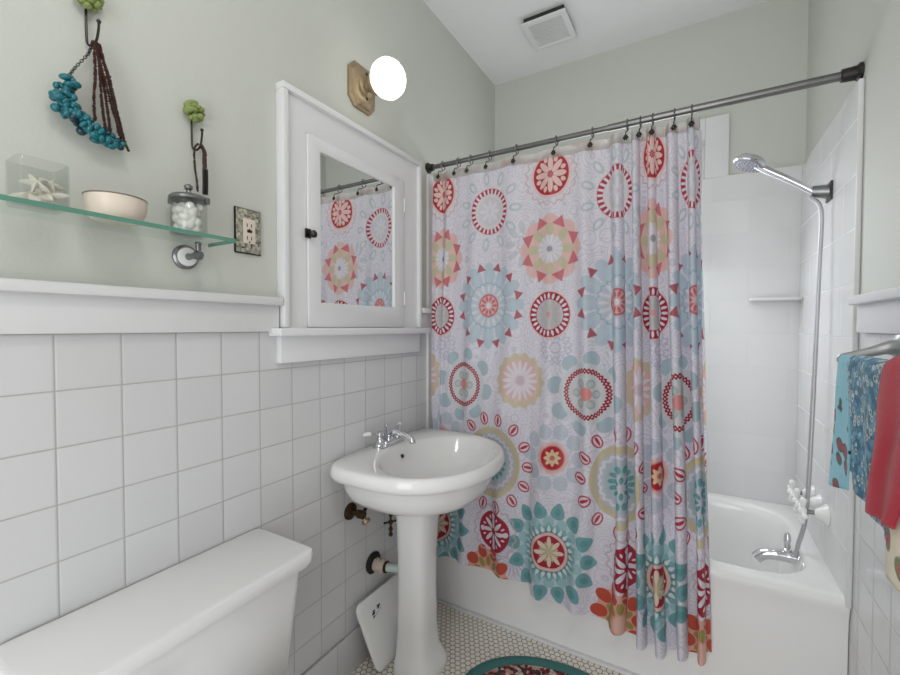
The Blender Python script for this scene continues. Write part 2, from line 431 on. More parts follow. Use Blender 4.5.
for j in range(NZ+1):
    t = j/NZ                                   # 0 top .. 1 hem
    for i, s in enumerate(ss):
        z = ZTOP + (hem_of(s)-ZTOP)*t
        a = amp_of(s)*(.55 + .55*min(1, t*2.2) + .35*t)
        drift = .16*math.sin(2.1*z + 3*s) + .10*math.sin(5*z + 9*s)*t
        p = 2*PI*(ph[i] + drift*(.3+.7*t))
        x = x_of(s); x = x*(1 + .048*t*max(0, min(1, (x-.5)/.5)))
        sag = .010*math.sin(PI*((ph[i]*1.0) % 1))**2*(1-min(1, t*14))
        y0 = RY + (-.012) + (1.630-RY+.012)*min(1, (t/.84))**1.5
        y = y0 - a*math.cos(p) - .35*a*math.cos(2*p + .7) + .004*math.sin(23*s + 4*z)
        x += (.20*a)*math.sin(2*p)*max(0, min(1, (s-.7)/.2))
        y = min(y, RY + .018)
        edge = .5 + .5*math.tanh((s-.535)/.007)
        y -= .012*t*edge*math.exp(-max(0, s-.535)/.10)
        k1 = max(0, min(1, (.66 - z)/.12)); k1 = k1*k1*(3-2*k1)          # hangs outside the tub rim
        hi = 1.700 + (1.6495-1.700)*k1
        if y > hi - .012: y = hi - .012*math.exp(-(y-hi+.012)/.012)
        kz = max(0, min(1, (z-.56)/.08, (.90-z)/.06)); kx = max(0, min(1, (.47-x)/.06)); kk = kz*kx   # pushed back by the sink rim
        if kk > 0: y = y*(1-kk) + max(y, 1.6445 + .3*max(0, y-1.62))*kk
        verts.append((x, y, z - sag*.0)); uvs.append((s, z))
faces = [(j*(NS+1)+i, j*(NS+1)+i+1, (j+1)*(NS+1)+i+1, (j+1)*(NS+1)+i) for j in range(NZ) for i in range(NS)]
me.from_pydata(verts, [], faces)
uvl = me.uv_layers.new(name='cloth')
for lp in me.loops: uvl.data[lp.index].uv = uvs[lp.vertex_index]
for p in me.polygons: p.use_smooth = True

def curtain_mat():
    m, nt, b = new_mat('medallion_print_cloth')
    uvn = nt.nodes.new('ShaderNodeUVMap'); uvn.uv_map = 'cloth'
    sp = nt.nodes.new('ShaderNodeSeparateXYZ'); nt.links.new(uvn.outputs[0], sp.inputs[0])
    s, z = E(nt, sp.outputs[0]), E(nt, sp.outputs[1])
    RED, DRED = lin(178, 44, 64), lin(150, 22, 46)
    PINK, SALM, ROSE = lin(236, 178, 176), lin(246, 212, 206), lin(216, 116, 126)
    ORG, TEAL, DTEAL = lin(208, 92, 72), lin(122, 178, 182), lin(78, 142, 150)
    LB, PB, LAV = lin(198, 215, 227), lin(206, 222, 232), lin(206, 206, 222)
    SAGE, TAN, GRN = lin(214, 208, 176), lin(220, 204, 170), lin(166, 160, 82)
    WHT, GRY = lin(241, 238, 247), lin(204, 201, 219)
    # lacy ground: faint doodled rings and scallops
    vo = nt.nodes.new('ShaderNodeTexVoronoi'); vo.inputs['Scale'].default_value = 9.0; vo.inputs['Randomness'].default_value = .75
    nt.links.new(uvn.outputs[0], vo.inputs['Vector'])
    dist = E(nt, vo.outputs['Distance'])
    l1 = (dist*34.0).sin().abs().lt(.26, .25)
    nz = nt.nodes.new('ShaderNodeTexNoise'); nz.inputs['Scale'].default_value = 14; nz.inputs['Detail'].default_value = 3
    nt.links.new(uvn.outputs[0], nz.inputs['Vector'])
    l2 = (E(nt, nz.outputs['Fac'])*40.0).sin().abs().lt(.22, .25)
    col = mixc(nt, l1.mx(l2)*.62, WHT, GRY)
    state = {}
    def begin(cs, cz):
        dx = (s - cs).wrap(PER/2, -PER/2); dz = z - cz
        state['r'] = (dx*dx + dz*dz).sqrt(); state['th'] = dz._m('ARCTAN2', dx)
    def put(mask, c, op=1.0):
        nonlocal col
        col = mixc(nt, mask*op if op < 1 else mask, col, c)
    def disc(r0, c, op=1, aa=.003): put(state['r'].lt(r0, aa), c, op)
    def ring(r0, h, c, op=1, aa=.003): put(state['r'].band(r0, h, aa), c, op)
    def wavy(r0, h, n, a, c, op=1, aa=.003):
        put((state['r'] + (state['th']*float(n)).cos()*a).band(r0, h, aa), c, op)
    def lobed(r0, n, a, c, op=1, aa=.003, rot=0):
        put((state['r'] - (state['th'].ma(float(n), rot)).cos()*a).lt(r0, aa), c, op)
    def local(n, rot=0.):
        k = 2*PI/n
        ang = (state['th'].ma(1/k, 10.5+rot).fract() - .5)*k
        return ang.cos()*state['r'], ang.sin()*state['r']
    def petals(n, rc, a, bb, c, op=1, rot=0., taper=0.):
        x, y = local(n, rot); x = x - rc
        ey = y/(x.ma(-taper/a*bb, bb)) if taper else y*(1/bb)
        e = (x*(1/a)); e = e*e + ey*ey
        put(e.ma(-5, 5.5, clamp=True), c, op)
    def teeth(n, r0, r1, hw, c, op=1, rot=0.):
        x, y = local(n, rot)
        put(y.abs().lt(hw, .003)*x.band((r0+r1)/2, (r1-r0)/2, .003), c, op)
    def tri(n, r0, r1, hw, c, op=1, rot=0.):          # base at r0, point at r1
        x, y = local(n, rot)
        wdt = x.ma(-hw/(r1-r0), hw*r1/(r1-r0))
        put((y.abs() - wdt).lt(0, .004)*x.band((r0+r1)/2, abs(r1-r0)/2, .003), c, op)
    # ---- pale lace rosettes first
    begin(.03, 1.20); wavy(.062, .0035, 16, .006, LAV, .9); wavy(.040, .003, 12, .005, GRY, .9); ring(.02, .003, GRY, .8); petals(14, .052, .010, .004, GRY, .7)
    begin(.50, 1.62); petals(10, .075, .026, .013, lin(206, 214, 220), .8); wavy(.04, .003, 12, .005, GRY, .8)
    begin(.45, .33); petals(22, .055, .030, .004, GRY, .9); ring(.02, .004, GRY, .8)
    # ---- B red toothed ring with pale leaves
    begin(.305, 1.775); petals(11, .142, .030, .017, lin(200, 212, 218), .85); petals(11, .142, .017, .008, WHT, .9); disc(.104, lin(236, 228, 232)); ring(.087, .011, lin(190, 56, 78)); teeth(26, .076, .096, .0046, WHT); disc(.062, lin(222, 222, 228), .9)
    petals(8, .03, .022, .008, WHT, .8)
    # ---- A red flower medallion with cream flower
    begin(0, 1.885); wavy(.115, .004, 20, .006, lin(222, 196, 196), .8); disc(.094, SALM, .9); disc(.083, lin(190, 52, 70)); petals(8, .042, .030, .012, lin(246, 214, 208)); petals(8, .062, .012, .009, lin(246, 214, 208), 1, .5); disc(.010, ROSE)
    # ---- C pink floral with green petals
    begin(0, 1.59); lobed(.134, 8, .008, lin(240, 206, 200)); petals(8, .108, .026, .030, lin(240, 200, 198), .9); tri(8, .098, .142, .030, ROSE, .92, .5); petals(8, .078, .026, .018, SAGE); disc(.055, lin(226, 226, 230)); petals(14, .038, .022, .005, WHT); disc(.012, lin(170, 168, 186))
    # ---- D blue star with rose triangles
    begin(.305, 1.372); petals(12, .135, .050, .030, LB, .9); tri(12, .152, .188, .022, RED, .85, .5); petals(12, .115, .035, .012, PB, .9); disc(.105, lin(208, 220, 230)); wavy(.095, .003, 24, .004, lin(166, 194, 208), .9); petals(16, .075, .018, .007, WHT, .8); disc(.050, lin(236, 190, 190)); ring(.046, .004, ROSE, .9); petals(10, .030, .012, .006, lin(214, 110, 120), .9); disc(.012, WHT)
    # ---- E red ring with white teeth
    begin(0, 1.33); disc(.096, SALM, .8); disc(.090, RED); petals(24, .074, .012, .0052, WHT); disc(.060, lin(218, 206, 214)); petals(10, .036, .020, .008, lin(200, 206, 200), .9); disc(.012, lin(232, 170, 176))
    # ---- F chain ring with dusty blue leaves
    begin(.165, 1.028); petals(8, .135, .030, .034, lin(180, 203, 212), .9, .25); disc(.118, lin(224, 228, 232), .95); wavy(.088, .0042, 20, .0065, RED); wavy(.088, .0042, 20, -.0065, RED); disc(.074, lin(224, 222, 226), .9); petals(6, .044, .018, .017, lin(186, 198, 196)); petals(6, .044, .010, .009, lin(206, 214, 208)); disc(.026, lin(238, 158, 154))
    # ---- G tan and pink daisy
    begin(.475, 1.06); lobed(.112, 14, .006, TAN, .85, .008); disc(.088, lin(240, 200, 196), .95, .008); petals(16, .052, .032, .008, WHT, .9); disc(.016, lin(216, 206, 216))
    # ---- H small red glow flower
    begin(.025, .768); petals(10, .105, .030, .030, lin(200, 210, 222), .8); disc(.062, lin(240, 196, 190), 1, .012); disc(.048, lin(196, 40, 56), 1, .008); lobed(.028, 8, .006, lin(236, 214, 170)); disc(.010, ROSE)
    # ---- I large oval with lotus buds
    begin(.330, .706); petals(14, .186, .028, .022, lin(196, 60, 92), .95); petals(14, .186, .022, .016, lin(240, 226, 228)); petals(14, .186, .020, .006, lin(196, 60, 92)); disc(.148, lin(220, 208, 176)); disc(.122, lin(208, 214, 224)); wavy(.108, .006, 24, .004, WHT); disc(.088, lin(196, 214, 220)); petals(18, .066, .014, .009, lin(120, 176, 184)); disc(.044, lin(216, 220, 226)); petals(8, .028, .013, .007, lin(112, 170, 178))
    # ---- K big teal flower
    begin(.012, .393); petals(14, .170, .034, .027, TEAL, .97, 0, .45); petals(14, .166, .016, .012, DTEAL, .45); disc(.135, lin(206, 226, 230), .9); petals(14, .122, .024, .022, lin(170, 208, 214), .9, .5); lobed(.112, 20, .006, lin(140, 192, 198)); tri(24, .084, .112, .010, lin(240, 244, 244)); tri(24, .078, .098, .008, DTEAL, .8, .5); disc(.078, lin(246, 204, 194)); disc(.066, RED); petals(8, .036, .026, .009, lin(242, 222, 204)); petals(8, .024, .018, .005, lin(206, 196, 160), 1, .5); disc(.012, lin(216, 200, 170))
    # ---- L orange half flower at the hem
    begin(.320, .215); lobed(.118, 10, .006, lin(240, 178, 164)); petals(10, .104, .030, .024, ORG); petals(10, .062, .022, .013, GRN, .95, .5); disc(.034, lin(244, 200, 186))
    # ---- J red medallion with white snowflake
    begin(.355, .416); wavy(.108, .004, 18, .005, lin(212, 196, 204), .8); disc(.084, RED); petals(8, .040, .027, .0085, WHT); petals(4, .066, .012, .011, WHT); petals(8, .060, .008, .004, WHT, 1, .5); disc(.008, RED)
    # ---- hem band at the rings
    hb = z.ma(400, -400*1.946, clamp=True)
    n3 = nt.nodes.new('ShaderNodeTexNoise'); n3.inputs['Scale'].default_value = 16; n3.inputs['Detail'].default_value = 3
    nt.links.new(uvn.outputs[0], n3.inputs['Vector'])
    bandc = mixc(nt, E(nt, n3.outputs['Fac']).ma(6, -3.0, clamp=True), lin(192, 188, 184), lin(176, 158, 146))
    put(hb, bandc, .9)
    # cloth shader: diffuse with some light passing through, faint satin gloss
    nt.links.new(col, b.inputs['Base Color']); b.inputs['Roughness'].default_value = .36; b.inputs['Specular IOR Level'].default_value = .45
    tl = nt.nodes.new('ShaderNodeBsdfTranslucent'); nt.links.new(col, tl.inputs[0])
    mx = nt.nodes.new('ShaderNodeMixShader'); mx.inputs[0].default_value = .34
    nt.links.new(b.outputs[0], mx.inputs[1]); nt.links.new(tl.outputs[0], mx.inputs[2])
    nt.links.new(mx.outputs[0], nt.nodes['Material Output'].inputs[0])
    # soft wrinkles
    wv = nt.nodes.new('ShaderNodeTexNoise'); wv.inputs['Scale'].default_value = 9; wv.inputs['Detail'].default_value = 4
    nt.links.new(uvn.outputs[0], wv.inputs['Vector'])
    bp = nt.nodes.new('ShaderNodeBump'); bp.inputs['Strength'].default_value = .6; bp.inputs['Distance'].default_value = .012
    nt.links.new(wv.outputs['Fac'], bp.inputs['Height'])
    nt.links.new(bp.outputs[0], b.inputs['Normal'])
    return m
me.materials.append(curtain_mat())
cur = bpy.data.objects.new('shower_curtain', me); COL.objects.link(cur)
tag(cur, 'floral medallion shower curtain in red, pink and teal hanging from the rod', 'curtain')

# liner: plain vinyl sheet from the rod into the tub
me2 = bpy.data.meshes.new('curtain_liner'); vs = []; n1, n2 = 160, 40
for j in range(n2+1):
    t = j/n2; z = 1.955 + (.30-1.955)*t
    for i in range(n1+1):
        x = .020 + (1.104-.020)*i/n1
        tt = min(1, t/.86); y = 1.706 + (1.752-1.706)*tt + .006*math.sin(x*75 + 1.5*z)*min(1, .35+t)
        vs.append((x, y, z))
me2.from_pydata(vs, [], [(j*(n1+1)+i, j*(n1+1)+i+1, (j+1)*(n1+1)+i+1, (j+1)*(n1+1)+i) for j in range(n2) for i in range(n1)])
for p in me2.polygons: p.use_smooth = True
me2.materials.append(M['vinyl'])
lo = bpy.data.objects.new('curtain_liner', me2); COL.objects.link(lo)
tag(lo, 'plain white vinyl liner hanging inside the tub behind the patterned curtain', 'curtain liner')

ORD = ['first', 'second', 'third', 'fourth', 'fifth', 'sixth', 'seventh', 'eighth', 'ninth', 'tenth', 'eleventh', 'twelfth']
ring_x = [.082, .164, .227, .318, .441, .607, .745, .868, .912, .952, 1.020, 1.072]
rp = None
for i, x in enumerate(ring_x):
    lab = ORD[i] + ' pewter curtain ring along the shower rod, counting from the medicine cabinet wall'
    if rp is None:
        rp = thing('curtain_ring', (x, RY, RZ), lab, 'curtain ring', 'pewter curtain rings on the shower rod')
        MB().tube([(x, RY + .0175*math.sin(a), RZ - .004 + .0195*math.cos(a)) for a in [2*PI*k/20 for k in range(20)]], .0024, 8, closed=True).build('loop', M['rod'], rp)
        MB().tube(catmull([(x, RY-.002, RZ-.022), (x, RY-.012, RZ-.033), (x, RY-.036, RZ-.042), (x, RY-.044, RZ-.060)], 5), .002, 8).build('hook', M['dark_metal'], rp)
        mb = MB(); mb.ball((x, RY-.046, RZ-.066), .0065, 12, 8, (1, .6, 1))
        for k in range(6): mb.ball((x + .0070*math.cos(k*PI/3), RY-.044, RZ-.066 + .0070*math.sin(k*PI/3)), .0034, 8, 6)
        mb.build('rosette', M['dark_metal'], rp)
    else:
        r = rp.copy(); COL.objects.link(r); r.location = (x, RY, RZ); r['label'] = lab
        for ch in rp.children:
            c = ch.copy(); COL.objects.link(c); c.parent = r

# ------------------------------------------------------------------ medicine cabinet
cab = thing('medicine_cabinet', (0, 1.21, 1.252), 'white built-in wooden medicine cabinet with mirrored door above the sink', 'cabinet')
y0, y1, z0, z1 = .848, 1.578, 1.276, 2.008
mb = MB(); mb.frame('x', 0, .022, (y0+.012, y1-.012, z0, z1-.012), (.9425, 1.4545, 1.2785, 1.8945))
mb.box(.001, .012, .944, 1.453, 1.28, 1.893)
mb.build('face_frame', M['trim'], cab)
mb = MB()
for a in ((0, .036, y0, y0+.020, z0+.002, z1-.0205), (0, .036, y1-.020, y1, z0+.002, z1-.0205), (0, .036, y0, y1, z1-.020, z1)): mb.box(*a, .003)
mb.build('casing_moulding', M['trim'], cab)
MB().box(0, .058, .815, 1.612, 1.252, 1.277, .005, 3).build('sill', M['trim'], cab)
MB().box(0, .024, .843, 1.578, 1.170, 1.253, .003).build('apron', M['trim'], cab)
door = MB()
door.frame('x', .015, .030, (.9445, 1.4525, 1.279, 1.892), (.996, 1.387, 1.360, 1.850), .002)
do = door.build('door', M['trim'], cab)
MB().box(.016, .0225, .990, 1.393, 1.353, 1.856).build('mirror', M['mirror'], do, smooth=0)
mb = MB(); mb.box(.0305, .036, .928, .951, 1.560, 1.590, .002); mb.lathe([(.006, 0), (.005, .010), (.011, .014), (.012, .022), (.007, .027)], (.034, .945, 1.572), (1, 0, 0), 16)
mb.build('latch_knob', M['dark_metal'], do)
for zz in (1.40, 1.79):
    mb = MB(); mb.tube([(.029, 1.455, zz-.028), (.029, 1.455, zz+.028)], .004, 10); mb.box(.0221, .0245, 1.456, 1.470, zz-.025, zz+.025, .001); mb.build('hinge', M['trim'], do)

# ------------------------------------------------------------------ wall sconce
sc = thing('wall_sconce', (0, 1.215, 2.17), 'lit white globe sconce with aged brass backplate above the medicine cabinet', 'wall lamp')
def octo(hy, hz, cy, cz, c): return [(cy-hy+c, cz-hz), (cy+hy-c, cz-hz), (cy+hy, cz-hz+c), (cy+hy, cz+hz-c), (cy+hy-c, cz+hz), (cy-hy+c, cz+hz), (cy-hy, cz+hz-c), (cy-hy, cz-hz+c)]
CY, CZ = 1.222, 2.168
rings_ = []
for hx, hy, hz in ((0.0005, .070, .082), (.008, .070, .082), (.012, .063, .075), (.018, .060, .072), (.026, .050, .062), (.030, .042, .054)):
    rings_.append([(hx, p[0], p[1]) for p in octo(hy, hz, CY, CZ, .030)])
MB().loft(rings_).build('backplate', M['brass'], sc, smooth=20)
mb = MB()
for dz in (-.045, .045): MB().ball((.030, CY, CZ+dz), .006, 10, 6, (.6, 1, 1)).build('screw', M['dark_metal'], sc)
MB().lathe([(.040, .028), (.034, .034), (.022, .040), (.020, .055), (.034, .060), (.040, .068), (.040, .078), (.036, .080)], (0, CY, CZ), (1, 0, 0)).build('socket_cup', M['brass'], sc)
prof = []
for k in range(17):
    a = PI*k/16; prof.append((.068*math.sin(a)*(1 if k else 0), .130 - .062*math.cos(a)))
gl = MB(); seg = 48; loops = []
for r, h in prof[2:]:
    loops.append([(h, CY + r*(1+.012*math.cos(12*2*PI*i/seg))*math.cos(2*PI*i/seg), CZ + r*(1+.012*math.cos(12*2*PI*i/seg))*math.sin(2*PI*i/seg)) for i in range(seg)])
gl.loft(loops).build('globe_shade', M['globe'], sc, smooth=180)

# ------------------------------------------------------------------ glass shelf and what stands on it
SZ = 1.492
sh = thing('glass_shelf', (.07, .35, SZ), 'clear glass wall shelf with green edge under the hanging necklaces', 'shelf')
MB().box(.012, .130, .03, .633, SZ-.008, SZ, .0012, 1).build('glass_pane', M['shelf_glass'], sh, smooth=0)
mb = MB(); mb.box(.1302, .1312, .031, .632, SZ-.0085, SZ+.0005); mb.box(.013, .130, .6332, .6342, SZ-.0085, SZ+.0005)
mb.build('polished_edge', M['glass_edge'], sh, smooth=0)
for yb in (.582, .09):
    br = MB().lathe([(.030, .0005), (.030, .006), (.026, .010), (.024, .011)], (0, yb, 1.452), (1, 0, 0)).build('bracket', M['steel'], sh)
    MB().lathe([(.023, .011), (.022, .015), (.012, .018), (0, .018)], (0, yb, 1.452), (1, 0, 0)).build('porcelain_boss', M['china'], br)
    mb = MB(); mb.lathe([(.009, .017), (.007, .022), (.007, .050), (.011, .054), (.012, .062), (.008, .070), (.0, .072)], (0, yb, 1.452), (1, 0, 0), 16)
    mb.tube([(.060, yb, 1.452), (.060, yb, SZ-.0085)], .006, 12); mb.ball((.060, yb, SZ-.012), .008, 12, 8, (1, 1, .5))
    mb.build('arm', M['steel'], br)

# starfish jar: rounded square clear glass
jx, jy = .068, .294
def sq(cx, cy, h, r, z, n=4): return rrect(cx-h, cx+h, cy-h, cy+h, r, z, n)
jar = thing('glass_jar', (jx, jy, SZ), 'open square clear glass jar holding starfish on the glass shelf', 'jar')
mb = MB(); zb = SZ+.001
mb.loft([sq(jx, jy, .033, .006, zb), sq(jx, jy, .035, .006, zb+.004), sq(jx, jy, .035, .006, zb+.080), sq(jx, jy, .0345, .006, zb+.081), sq(jx, jy, .033, .005, zb+.081), sq(jx, jy, .0325, .005, zb+.007)])
mb.build('jar_wall', M['glass'], jar, smooth=40)
def starfish(name, c, R, rot, label):
    mb = MB(); n = 5; loops = []
    def outl(scale, h):
        L = []
        for k in range(40):
            a = 2*PI*k/40; q = abs(((a*n/(2*PI)) % 1) - .5)*2
            r = R*(.30 + .70*q**1.7)
            L.append(Vector((scale*r*math.cos(a), scale*r*math.sin(a), h)))
        return L
    for sc_, h in ((.6, -.005), (.95, -.0025), (1, .0005), (.7, .006), (.2, .009)): loops.append([Vector(c) + rot @ p for p in outl(sc_, h)])
    o = mb.loft(loops).build(name, M['star'], None, smooth=60)
    return tag(o, label, 'starfish', 'starfish in the glass jar')
Rm = lambda ax, ay, az: (Matrix.Rotation(az, 3, 'Z') @ Matrix.Rotation(ay, 3, 'Y') @ Matrix.Rotation(ax, 3, 'X'))
starfish('starfish', (jx-.003, jy-.012, SZ+.018), .029, Rm(.25, .2, .3), 'pale starfish lying at the left side of the square glass jar')
starfish('starfish', (jx+.012, jy+.012, SZ+.021), .029, Rm(.35, -.3, 1.0), 'pale starfish lying at the right side of the square glass jar')
starfish('starfish', (jx-.010, jy+.012, SZ+.036), .028, Rm(1.0, .35, .5), 'pale starfish leaning up on top inside the square glass jar')

starfish('starfish', (jx+.016, jy-.008, SZ+.040), .023, Rm(.9, -.5, 1.9), 'small pale starfish propped against the front of the square glass jar')
starfish('starfish', (jx+.002, jy+.016, SZ+.046), .021, Rm(.2, .9, .2), 'small pale starfish lying topmost at the right inside the square jar')

bx, by = .072, .411
bowl = thing('bowl', (bx, by, SZ), 'shallow cream stoneware bowl with grey rim on the glass shelf', 'bowl')
mb = MB().lathe([(.036, 0), (.041, .002), (.048, .014), (.0515, .030), (.052, .047), (.051, .0475), (.0495, .045), (.047, .028), (.038, .012), (.0, .008)], (bx, by, SZ+.0005), seg=48)
mb.build('bowl_body', M['cream'], bowl, smooth=60)
MB().tube([(bx + .0516*math.cos(2*PI*k/48), by + .0516*math.sin(2*PI*k/48), SZ+.0482) for k in range(48)], .0016, 8, closed=True).build('rim', M['grey_rim'], bowl)

cx, cy = .062, .560
cj = thing('lidded_jar', (cx, cy, SZ), 'lidded clear glass jar of cotton wool with metal lid on the shelf', 'jar')
MB().lathe([(.036, .001), (.038, .004), (.038, .080), (.036, .082), (.0355, .081), (.0358, .006), (.0, .005)], (cx, cy, SZ), seg=40).build('jar_wall', M['glass'], cj, smooth=50)
mb = MB(); mb.lathe([(.039, .0825), (.041, .084), (.041, .089), (.036, .094), (.012, .098), (.006, .101), (.005, .108), (.009, .112), (.009, .118), (.004, .122), (0, .122)], (cx, cy, SZ), seg=40)
for a in (.6, 3.7): mb.box(cx+.042*math.cos(a)-.005, cx+.042*math.cos(a)+.005, cy+.042*math.sin(a)-.005, cy+.042*math.sin(a)+.005, SZ+.076, SZ+.091, .002)
mb.build('lid', M['steel'], cj)
mb = MB()
for k in range(90):
    a = random.uniform(0, 2*PI); rr = .024*math.sqrt(random.random()); mb.ico((cx+rr*math.cos(a), cy+rr*math.sin(a), SZ+.0165+.052*random.random()), .0105, 2)
co = mb.build('cotton_wool', M['cotton'], None, smooth=180)
tag(co, 'white cotton wool filling the lidded glass jar', 'cotton wool', kind='stuff')

# ------------------------------------------------------------------ flower hooks and necklaces
def hook(y, z, lab):
    t = thing('wall_hook', (0, y, z), lab, 'hook', 'flower topped wall hooks')
    MB().tube(catmull([(.007, y, z+.022), (.006, y, z), (.006, y, z-.06), (.008, y+.001, z-.088), (.018, y+.006, z-.092), (.026, y+.010, z-.080), (.027, y+.013, z-.058), (.026, y+.014, z-.045)], 6), .0024, 8).build('stem', M['dark_metal'], t)
    MB().ball((.026, y+.014, z-.042), .0042, 10, 6).build('tip', M['dark_metal'], t); MB().box(.0005, .007, y-.003, y+.003, z+.014, z+.024, .001).build('nail', M['dark_metal'], t)
    fl = MB(); rnd = random.Random(int(z*1000))
    for k in range(46):
        v = Vector((rnd.gauss(0, 1)*.8 + .35, rnd.gauss(0, 1), rnd.gauss(0, 1))).normalized()
        q = v.to_track_quat('Z', 'Y').to_matrix().to_4x4()
        fl.ico((.018+v.x*.014, y+v.y*.018, z+v.z*.018), .0078, 2, (1, .65, 1.1), q)
    fl.build('flower', M['leaf'], t, smooth=60)
hook(.391, 1.950, 'left wall hook with green flower, carrying the turquoise necklace')
hook(.600, 1.812, 'right wall hook with green flower, carrying the dark braided necklace')

def bead_path(mb, pts, r, step, jit=0, sub=1):
    P = catmull(pts, 70); acc = 0; last = P[0]
    for p in P:
        if (p-last).length >= step:
            mb.ico(p + Vector((random.uniform(-jit, jit), random.uniform(-jit, jit), random.uniform(-jit, jit))), r*random.uniform(.85, 1.12), sub); last = p
HX, HY, HZ = .024, .399, 1.864
nk = thing('necklace', (HX, HY, HZ-.2), 'chunky turquoise bead necklace on a chain hanging from the left hook', 'necklace')
# chain links
P = catmull([(HX, HY-.004, HZ-.003), (.020, .388, 1.835), (.020, .366, 1.795), (.022, .352, 1.765)], 8)
mb = MB()
for i in range(0, len(P)-1, 1):
    d = (P[min(i+1, len(P)-1)]-P[i]).normalized(); side = Vector((1, 0, 0)) if i % 2 else d.cross(Vector((1, 0, 0))).normalized()
    mb.tube([P[i] + d*(.0044*math.cos(a)) + side*(.0024*math.sin(a)) for a in [2*PI*k/10 for k in range(10)]], .0008, 5, closed=True)
mb.build('chain', M['dark_metal'], nk)
path = catmull([(.026, .353, 1.762), (.026, .346, 1.735), (.026, .345, 1.712), (.028, .360, 1.698), (.028, .388, 1.684), (.028, .415, 1.672), (.026, .434, 1.668)], 12)
protos = []
for nm, mt, sc3 in (('turquoise_bead', 'turq', (1, 1, .8)), ('turquoise_bead', 'turq', (1, .7, 1.2)), ('dark_bead', 'turq_dark', (1, 1, 1))):
    b = MB().ico((0, 0, 0), .0068, 2, sc3); protos.append((nm, b.build(nm, M[mt], None, smooth=40)))
for k in range(100):
    t = k/99; p = path[min(int(t*(len(path)-1)), len(path)-1)]
    wd = .009 + .006*math.sin(PI*t)
    q = random.choices(range(3), (5, 4, 1.0))[0]
    o = protos[q][1].copy(); COL.objects.link(o); o.name = protos[q][0]
    o.parent = nk
    o.location = p + Vector((random.uniform(-.006, .012), random.uniform(-wd, wd), random.uniform(-wd, wd))) - nk.location
    o.rotation_euler = (random.uniform(0, 3), random.uniform(0, 3), 0)
    sc_ = random.uniform(.75, 1.35); o.scale = (sc_, sc_, sc_)
for _, o in protos: bpy.data.objects.remove(o)
mb = MB(); bead_path(mb, [(HX, HY+.004, HZ-.004), (.028, .420, 1.80), (.028, .432, 1.735), (.030, .440, 1.69), (.026, .437, 1.664)], .0036, .0062, .0012)
mb.build('side_strand', M['turq_dark'], nk)
# wooden strands
wn_ = thing('necklace', (HX, HY, HZ-.2), 'brown wooden bead necklace of several strands hanging beside the turquoise one', 'necklace')
ends = [[(.030, .396, 1.80), (.032, .392, 1.74), (.034, .393, 1.700)], [(.034, .402, 1.80), (.036, .404, 1.74), (.038, .408, 1.690)], [(.030, .408, 1.80), (.034, .413, 1.74), (.038, .417, 1.685)],
        [(.036, .414, 1.80), (.038, .424, 1.74), (.040, .432, 1.68)], [(.032, .418, 1.80), (.034, .432, 1.73), (.036, .445, 1.668)], [(.040, .410, 1.78), (.040, .424, 1.72), (.040, .449, 1.655)]]
for e in ends:
    mb = MB(); bead_path(mb, [(HX+.002, HY+random.uniform(-.004, .006), HZ+.001)] + e, .0034, .0043, .0005)
    mb.build('bead_strand', M['wood_bead'], wn_)
# braided loop on the right hook
h2 = (.024, .610, 1.732)
nb = thing('necklace', (.024, .605, 1.60), 'dark braided loop necklace hanging from the right hook behind the lidded jar', 'necklace')
mb = MB(); bead_path(mb, [(.024, .609, 1.735), (.026, .618, 1.722), (.026, .620, 1.70), (.024, .620, 1.672)], .0058, .0052, .0006)
mb.build('braid', M['wood_bead'], nb)
mb = MB()
for dy, dx in ((0, 0), (.004, .004), (-.004, .003)):
    mb.tube(catmull([(.024+dx, .620+dy, 1.675), (.024+dx, .620+dy, 1.64), (.024+dx, .619+dy, 1.612)], 5), .0028, 8)
mb.build('cord_tassel', M['black'], nb)
mb = MB(); bead_path(mb, [(.024, .609, 1.735), (.022, .598, 1.722), (.022, .597, 1.68), (.022, .602, 1.64), (.022, .604, 1.615)], .0034, .0046, .0004)
mb.build('thin_strand', M['wood_bead'], nb)

# ------------------------------------------------------------------ outlet with mosaic plate
def mosaic():
    m, nt, b = new_mat('pewter_mosaic')
    tc = nt.nodes.new('ShaderNodeTexCoord'); vo = nt.nodes.new('ShaderNodeTexVoronoi'); vo.inputs['Scale'].default_value = 110; vo.distance = 'CHEBYCHEV'
    nt.links.new(tc.outputs['Object'], vo.inputs['Vector'])
    rp_ = nt.nodes.new('ShaderNodeSeparateColor'); nt.links.new(vo.outputs['Color'], rp_.inputs[0])
    c = mixc(nt, E(nt, rp_.outputs[0]), lin(122, 120, 106), lin(208, 204, 186))
    c = mixc(nt, E(nt, vo.outputs['Distance']).ma(6, -3.2, clamp=True), c, lin(50, 46, 40))
    nt.links.new(c, b.inputs['Base Color']); b.inputs['Metallic'].default_value = .3; b.inputs['Roughness'].default_value = .35
    return m
M['mosaic'] = mosaic()
ot = thing('outlet', (0, .751, 1.49), 'wall outlet with pewter mosaic cover plate at the end of the glass shelf', 'outlet')
MB().box(.0005, .006, .711, .792, 1.484, 1.610, .002).build('back_edge', M['black'], ot)
MB().box(.006, .009, .714, .789, 1.487, 1.607, .001).build('cover_plate', M['mosaic'], ot)
MB().box(.009, .0115, .733, .770, 1.513, 1.581, .001).build('socket_face', M['cream'], ot)
mb = MB()
for zz in (1.528, 1.563):
    for dy in (-.007, .006): mb.box(.0115, .0119, .7515+dy-.0012, .7515+dy+.0012, zz-.005, zz+.005)
    mb.box(.0115, .0119, .7495, .7535, zz-.013, zz-.009)
mb.box(.0115, .0125, .744, .759, 1.543, 1.551, .0003)
mb.build('slots', M['black'], ot)

